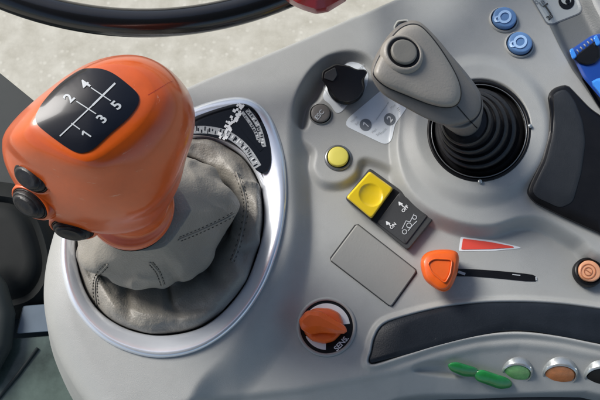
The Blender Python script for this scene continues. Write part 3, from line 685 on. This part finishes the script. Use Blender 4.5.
obj('gap', loft([(bk, rz+.4), (bk, rz+.53)], n=80), M['black'], rb, smooth=False)
YC = [(346, 197.5), (369.5, 171), (393.5, 188.5), (371.5, 219)]
yc = loft([(roundpoly(YC, 2.5), rz+.3), (roundpoly(YC, 2.5), rz+.95, (-.012, -.0)), (roundpoly(offpoly(YC, -1), 2.5), rz+1.08, (-.012, 0)), (roundpoly(offpoly(YC, -2.2), 2), rz+1.12, (-.012, 0))], n=120, capb=True, caprings=24)
cc = P(371, 195, rz+1.1)
for v in yc.v:                       # shallow finger dish
    if v.z > rz+.8:
        rr = math.hypot(v.x-cc.x, v.y-cc.y); v.z -= .17*max(0, 1-(rr/.72)**2)**.6 if rr < .72 else 0
obj('rocker_cap', yc, M['yellow'], rk, auto=40)
# ------------------------------------------------------------------ orange slide lever
sz = hz(432, 285)
SLV = [(420.5, 265), (423, 256), (431, 251), (445, 249.5), (456, 251.5), (459, 258), (458.5, 266), (457, 274), (453, 284), (448, 290.5), (441, 291.5), (433, 287), (424.5, 279)]
sv = thing('slide_lever', P(440, 271, sz), 'orange slide lever at the left end of its slot, below the red wedge', 'slide lever')
s4 = smoothpoly(SLV, 4)
sh = loft([(offpoly(s4, -6), sz), (offpoly(s4, -4), sz+.6), (offpoly(s4, -.5), sz+.9), (s4, sz+1.2), (s4, sz+1.5), (offpoly(s4, -1.5), sz+1.75), (offpoly(s4, -4), sz+1.9)], n=96, k=3, caprings=2, capb=True)
hd = obj('lever_head', sh, M['orange2'], sv)
inn = roundpoly([(428, 263), (434, 259), (452, 260), (450, 274), (445, 283), (432, 272)], 3)
obj('finger_recess', ringloft(offpoly(inn, 1.5), offpoly(inn, -2), [(0, sz+1.85), (.2, sz+2.02), (.45, sz+2.02), (1, sz+1.7)], n=80), M['orange2'], hd)
obj('recess_floor', loft([(offpoly(inn, 0), sz+1.8), (offpoly(inn, 0), sz+1.925)], n=80), M['orange2'], hd)
obj('lever_stem', loft([(roundpoly([(444, 268), (456, 268), (456, 279), (444, 279)], 1), sz-.3), (roundpoly([(444, 268), (456, 268), (456, 279), (444, 279)], 1), sz+1)], n=32), M['black'], sv)
# ------------------------------------------------------------------ switches on the front slope
def lump(name, poly, label, facem, h=.35, base=None, cat='switch', grp=None, dome=.1):
    c = centroid(poly); z0 = hz(*c); t = thing(name, P(*c, z0), label, cat, grp)
    pr = roundpoly(poly, 4); tlt = None
    gx = (hz(c[0]+5, c[1])-hz(c[0]-5, c[1]))/10; gy = (hz(c[0], c[1]+5)-hz(c[0], c[1]-5))/10
    T_ = (gx, gy)
    if base:
        obj('surround', loft([(offpoly(pr, 3.2), z0-.2, T_), (offpoly(pr, 3), z0+.1, T_), (offpoly(pr, 1.4), z0+.18, T_), (offpoly(pr, .6), z0+.02, T_)], n=72), base, t, auto=50)
    o = obj('cap', loft([(pr, z0-.2, T_), (pr, z0+h*.5, T_), (scalepoly(pr, .93), z0+h*.8, T_), (scalepoly(pr, .75), z0+h, T_)], n=72, dome=dome, k=3), facem, t)
    return t, o, z0, T_
lump('toggle_switch', [(447, 364), (456, 361.5), (477, 368), (480, 373), (476, 377), (464, 377), (450, 371)], 'small green switch lying left of the longer green one on the front slope', M['green'], .4, cat='switch')
lump('toggle_switch', [(473, 373), (481, 369), (508, 378), (513, 383), (511, 388), (500, 389.5), (476, 381)], 'longer green switch between the small green switch and the green lens button', M['green'], .45, cat='switch')
for (x, y), rr, m_, lab in (((517, 374.5), .82, 'lensgreen', 'round silver rimmed button with green lens on the front slope'),
                      ((560, 376.5), .92, 'lensorange', 'round silver rimmed button with orange lens on the front slope'),
                      ((602, 379), .92, 'black', 'round silver rimmed button with black lens, cut by the right edge')):
    z0 = hz(x, y); nn = Vector((-.15, -.8, .56)).normalized(); p = P(x, y, z0+.16)
    t_ = thing('lens_button', P(x, y, z0), lab, 'push button')
    obj('surround', disc(p, nn, [(rr*1.14, -.8), (rr*1.12, -.12), (rr*1.06, -.02), (rr*.98, 0), (rr*.95, -.08), (rr*.93, -.2)], 56), M['lens'], t_, auto=50)
    obj('lens', disc(p, nn, [(rr*.93, -.4), (rr*.93, -.12), (rr*.86, -.04), (rr*.5, .02), (rr*.1, .03)], 56), M[m_], t_, auto=40)
# ------------------------------------------------------------------ blue lever, top right
bl = thing('hydraulic_lever', P(590, 80, .8), 'blue lever with a black ribbed thumb pad in the top right channel', 'lever')
bz0 = 1.7
BL = [(569, 50), (573, 48), (592, 35), (602, 33), (640, 60), (650, 130), (612, 112), (583, 78)]
obj('lever_body', loft([(roundpoly(BL, 3), 0), (roundpoly(BL, 3), bz0-.1), (roundpoly(offpoly(BL, -1.5), 3), bz0+.12), (roundpoly(offpoly(BL, -5), 3), bz0+.2)], n=96, k=3), M['blue'], bl)
for c in ((573, 53), (597, 40)):
    obj('lug', loft([(roundpoly([(c[0]-4, c[1]-3), (c[0], c[1]-5.5), (c[0]+4.5, c[1]+4), (c[0]-.5, c[1]+7)], 2), 1.2), (roundpoly([(c[0]-4, c[1]-3), (c[0], c[1]-5.5), (c[0]+4.5, c[1]+4), (c[0]-.5, c[1]+7)], 2), bz0+.35), (roundpoly([(c[0]-3, c[1]-2.4), (c[0], c[1]-4.2), (c[0]+3.4, c[1]+3), (c[0]-.5, c[1]+5)], 2), bz0+.5)], n=48, k=2), M['brightblue'], bl, auto=50)
tp = [(573.5, 58), (580, 52), (595.5, 40.5), (600, 48), (600.5, 57), (595, 63), (587, 65), (579, 63)]
obj('thumb_pad', loft([(roundpoly(tp, 2), bz0-.2), (roundpoly(tp, 2), bz0+.3), (roundpoly(offpoly(tp, -1.5), 2), bz0+.38)], n=64), M['black'], bl, auto=40)
m1 = MB()
for i in range(6):
    x, y = 575.5+i*3.5, 55.5-i*2.75; p0, p1 = P(x, y, bz0+.4), P(x-2.2, y-3, bz0+.4); tube([p0, (p0+p1)/2+Vector((0, 0, .04)), p1], .045, 6, m1)
obj('rib', m1, M['plate'], bl)
obj('pale_insert', loft([(roundpoly([(590, 82), (600, 77), (630, 90), (625, 112), (608, 106)], 3), bz0-.1), (roundpoly([(590, 82), (600, 77), (630, 90), (625, 112), (608, 106)], 3), bz0+.2), (roundpoly([(592, 83), (600, 79), (628, 90), (623, 110), (608, 103)], 3), bz0+.35)], n=48), M['brightblue'], bl, auto=40)
obj('guide_slot', drape(CB, [(580, 77), (582, 76), (600, 104), (612, 122), (609, 122), (596, 104)], .05), M['black'], console)
# ------------------------------------------------------------------ steering wheel and the red knob on it
sw_c = P(130, -395, 6); RW = 20.5
n_t = Vector((0.05, -.22, 1)).normalized(); ax_ = Vector((1, 0, 0)); ax_ = (ax_-n_t*ax_.dot(n_t)).normalized(); ay_ = n_t.cross(ax_)
st = thing('steering_wheel', sw_c, 'black glossy steering wheel rim crossing the top left corner', 'steering wheel')
low = P(138, 23, 6); cen = low+ay_*RW; ORG[st.name] = cen; st.location = cen*S
m1 = tube([cen+ax_*RW*math.cos(t)+ay_*RW*math.sin(t) for t in [2*math.pi*k/160 for k in range(160)]], .82, 20, closed=True)
obj('rim', m1, M['wheel'], st)
obj('hub', disc(cen-n_t*2, n_t, [(4, -2), (4, 1), (3.6, 1.6), (2, 1.9)], 48), M['pad'], st)
for k in range(3):
    t = math.radians(90+120*k); d0 = ax_*math.cos(t)+ay_*math.sin(t)
    obj('spoke', tube([cen-n_t*1.5+d0*3, cen-n_t*1.2+d0*10, cen+d0*(RW-.3)], .9, 12), M['pad'], st)
rc = P(318, -6, 7.2)
rk2 = thing('red_handle', rc, 'dark red faceted plastic handle beside the wheel rim at the top edge', 'handle')
rp = [(283, -2), (292, 5), (303, 10), (316, 14), (328, 12), (346, 1), (352, -14), (340, -34), (300, -34), (284, -16)]
obj('grip', loft([(offpoly(rp, -3), 6.0), (rp, 6.5), (rp, 7.2), (offpoly(rp, -5), 8.0), (offpoly(rp, -14), 8.4)], n=60), M['darkred'], rk2, auto=25)
obj('shaft', tube([P(322, -25, 6.6), P(330, -70, 5), P(345, -130, 2)], .6, 12), M['black'], rk2)
# ------------------------------------------------------------------ cab floor and lower left things
def slab(poly, z, th, n=120, r=0): 
    q = roundpoly(poly, r) if r else poly
    return loft([(q, z-th), (q, z-.15), (offpoly(q, -.6), z)], n=n)
fl = [(-150, -45), (0, 73), (38, 104), (110, 165), (300, 240), (700, 300), (700, 800), (-400, 800), (-400, -45)]
o = obj('cab_floor', slab(fl, -38, 3, 240), M['floor'], None, auto=30); o['kind'] = 'structure'
# black round pedestal left of the console
ps = thing('seat_pedestal', P(10, 250, -30), 'black rounded seat pedestal beside the console at the left edge', 'seat pedestal')
q = smoothpoly([(-60, 190), (0, 186), (30, 196), (50, 225), (58, 270), (40, 305), (0, 318), (-60, 320)], 4)
obj('pedestal_body', loft([(offpoly(q, 4), -37.5), (offpoly(q, 4), -31), (q, -29), (offpoly(q, -10), -28), (offpoly(q, -16), -28.6), (offpoly(q, -26), -28)], n=96, k=2), M['seatdark'], ps, auto=50)
bx = thing('junction_box', P(30, 320, -26), 'small blue grey box between the pedestal and the green tinted panel', 'box')
q = [(23, 306), (60, 303), (60, 331), (16, 334)]
obj('box_body', loft([(roundpoly(q, 2), -36), (roundpoly(q, 2), -26), (roundpoly(offpoly(q, -1.2), 2), -25.6)], n=80, capb=True), M['bluegrey'], bx, auto=30)
gp_ = thing('tinted_panel', P(25, 370, -27), 'green tinted glossy panel with painted broken reflections in the bottom left corner', 'glass panel')
q = [(-60, 345), (20, 338), (60, 335), (110, 420), (90, 500), (-80, 500)]
obj('panel', slab(q, -26, 1, 160), M['glassy'], gp_, auto=30)
GB = MB().add([P(-500, -500, -26), P(1500, -500, -26), P(1500, 1500, -26), P(-500, 1500, -26)], [(0, 1, 2, 3)]).bvh()
m2 = MB(); tube([hit(GB, 38, 348, .1)[0], hit(GB, 18, 375, .1)[0], hit(GB, -6, 404, .1)[0]], .16, 8, m2)
obj('seal_strip', m2, M['floor'], gp_)
bar_ = thing('grey_hose', P(2, 310, -24), 'dark grey hose end at the left edge below the pedestal', 'hose')
obj('tube', tube([P(-30, 250, -25), P(-4, 290, -25), P(3, 315, -25), P(0, 345, -25), P(-20, 380, -25)], 1.1, 14), M['floor'], bar_)
# ------------------------------------------------------------------ ground outside
gm = bpy.data.materials.new('pale_concrete'); gm.use_nodes = True; nt = gm.node_tree; b = nt.nodes['Principled BSDF']
tc = nt.nodes.new('ShaderNodeTexCoord')
n1 = nt.nodes.new('ShaderNodeTexNoise'); n1.inputs['Scale'].default_value = 19; n1.inputs['Detail'].default_value = 8; n1.inputs['Roughness'].default_value = .6
n2 = nt.nodes.new('ShaderNodeTexVoronoi'); n2.inputs['Scale'].default_value = 42; n2.feature = 'F1'
for n in (n1, n2): nt.links.new(tc.outputs['Object'], n.inputs['Vector'])
r1 = nt.nodes.new('ShaderNodeValToRGB'); r1.color_ramp.elements[0].position = .32; r1.color_ramp.elements[1].position = .7
r1.color_ramp.elements[0].color = (.46, .43, .34, 1); r1.color_ramp.elements[1].color = (.62, .59, .49, 1)
nt.links.new(n1.outputs['Fac'], r1.inputs['Fac'])
r2 = nt.nodes.new('ShaderNodeValToRGB'); r2.color_ramp.elements[0].position = .1; r2.color_ramp.elements[0].color = (1, 1, 1, 1); r2.color_ramp.elements[1].position = .3; r2.color_ramp.elements[1].color = (0, 0, 0, 1)
nt.links.new(n2.outputs['Distance'], r2.inputs['Fac'])
n3 = nt.nodes.new('ShaderNodeTexNoise'); n3.inputs['Scale'].default_value = 9
nt.links.new(tc.outputs['Object'], n3.inputs['Vector'])
mu = nt.nodes.new('ShaderNodeMath'); mu.operation = 'MULTIPLY'; nt.links.new(r2.outputs['Color'], mu.inputs[0]); nt.links.new(n3.outputs['Fac'], mu.inputs[1])
mx = nt.nodes.new('ShaderNodeMix'); mx.data_type = 'RGBA'; nt.links.new(mu.outputs[0], mx.inputs['Factor'])
nt.links.new(r1.outputs['Color'], mx.inputs['A']); mx.inputs['B'].default_value = (.7, .67, .57, 1)
nt.links.new(mx.outputs['Result'], b.inputs['Base Color']); b.inputs['Roughness'].default_value = .8
G = MB().add([(-6000, -6000, -150), (6000, -6000, -150), (6000, 6000, -150), (-6000, 6000, -150)], [(0, 1, 2, 3)])
o = obj('ground', G, gm, None, smooth=False); o['kind'] = 'structure'
# added roof slab out of view, blocks overhead sky to shade the console
rf = thing('shade_roof', (0, -60, 95), 'added dark roof slab out of view, shading the console', 'roof')
obj('shade_panel', MB().add([(x, y, z) for z in (92, 97) for x, y in ((-75, -150), (90, -150), (90, 8), (-75, 8))], [(0, 1, 2, 3), (7, 6, 5, 4), (0, 4, 5, 1), (1, 5, 6, 2), (2, 6, 7, 3), (3, 7, 4, 0)]), M['floor'], rf, smooth=False, bevel=1)
# ------------------------------------------------------------------ daylight
SUN = Vector((-.66, .5, .62)).normalized()
w = bpy.data.worlds.new('World'); scene.world = w; w.use_nodes = True; nt = w.node_tree
sky = nt.nodes.new('ShaderNodeTexSky'); sky.sky_type = 'NISHITA'; sky.sun_disc = False
sky.sun_elevation = math.asin(SUN.z); sky.sun_rotation = math.atan2(SUN.x, SUN.y)
sky.air_density = 1.0; sky.dust_density = 2.2; sky.ozone_density = 1
nt.links.new(sky.outputs['Color'], nt.nodes['Background'].inputs['Color']); nt.nodes['Background'].inputs['Strength'].default_value = .105
sl = bpy.data.lights.new('sun', 'SUN'); sl.energy = 2.6; sl.angle = math.radians(22); sl.color = (1, .975, .94)
so_ = bpy.data.objects.new('sun', sl); COL.objects.link(so_); so_.rotation_euler = SUN.to_track_quat('Z', 'Y').to_euler()
scene.view_settings.view_transform = 'Standard'; scene.view_settings.look = 'None'; scene.view_settings.gamma = 1
scene.view_settings.exposure = 0.45
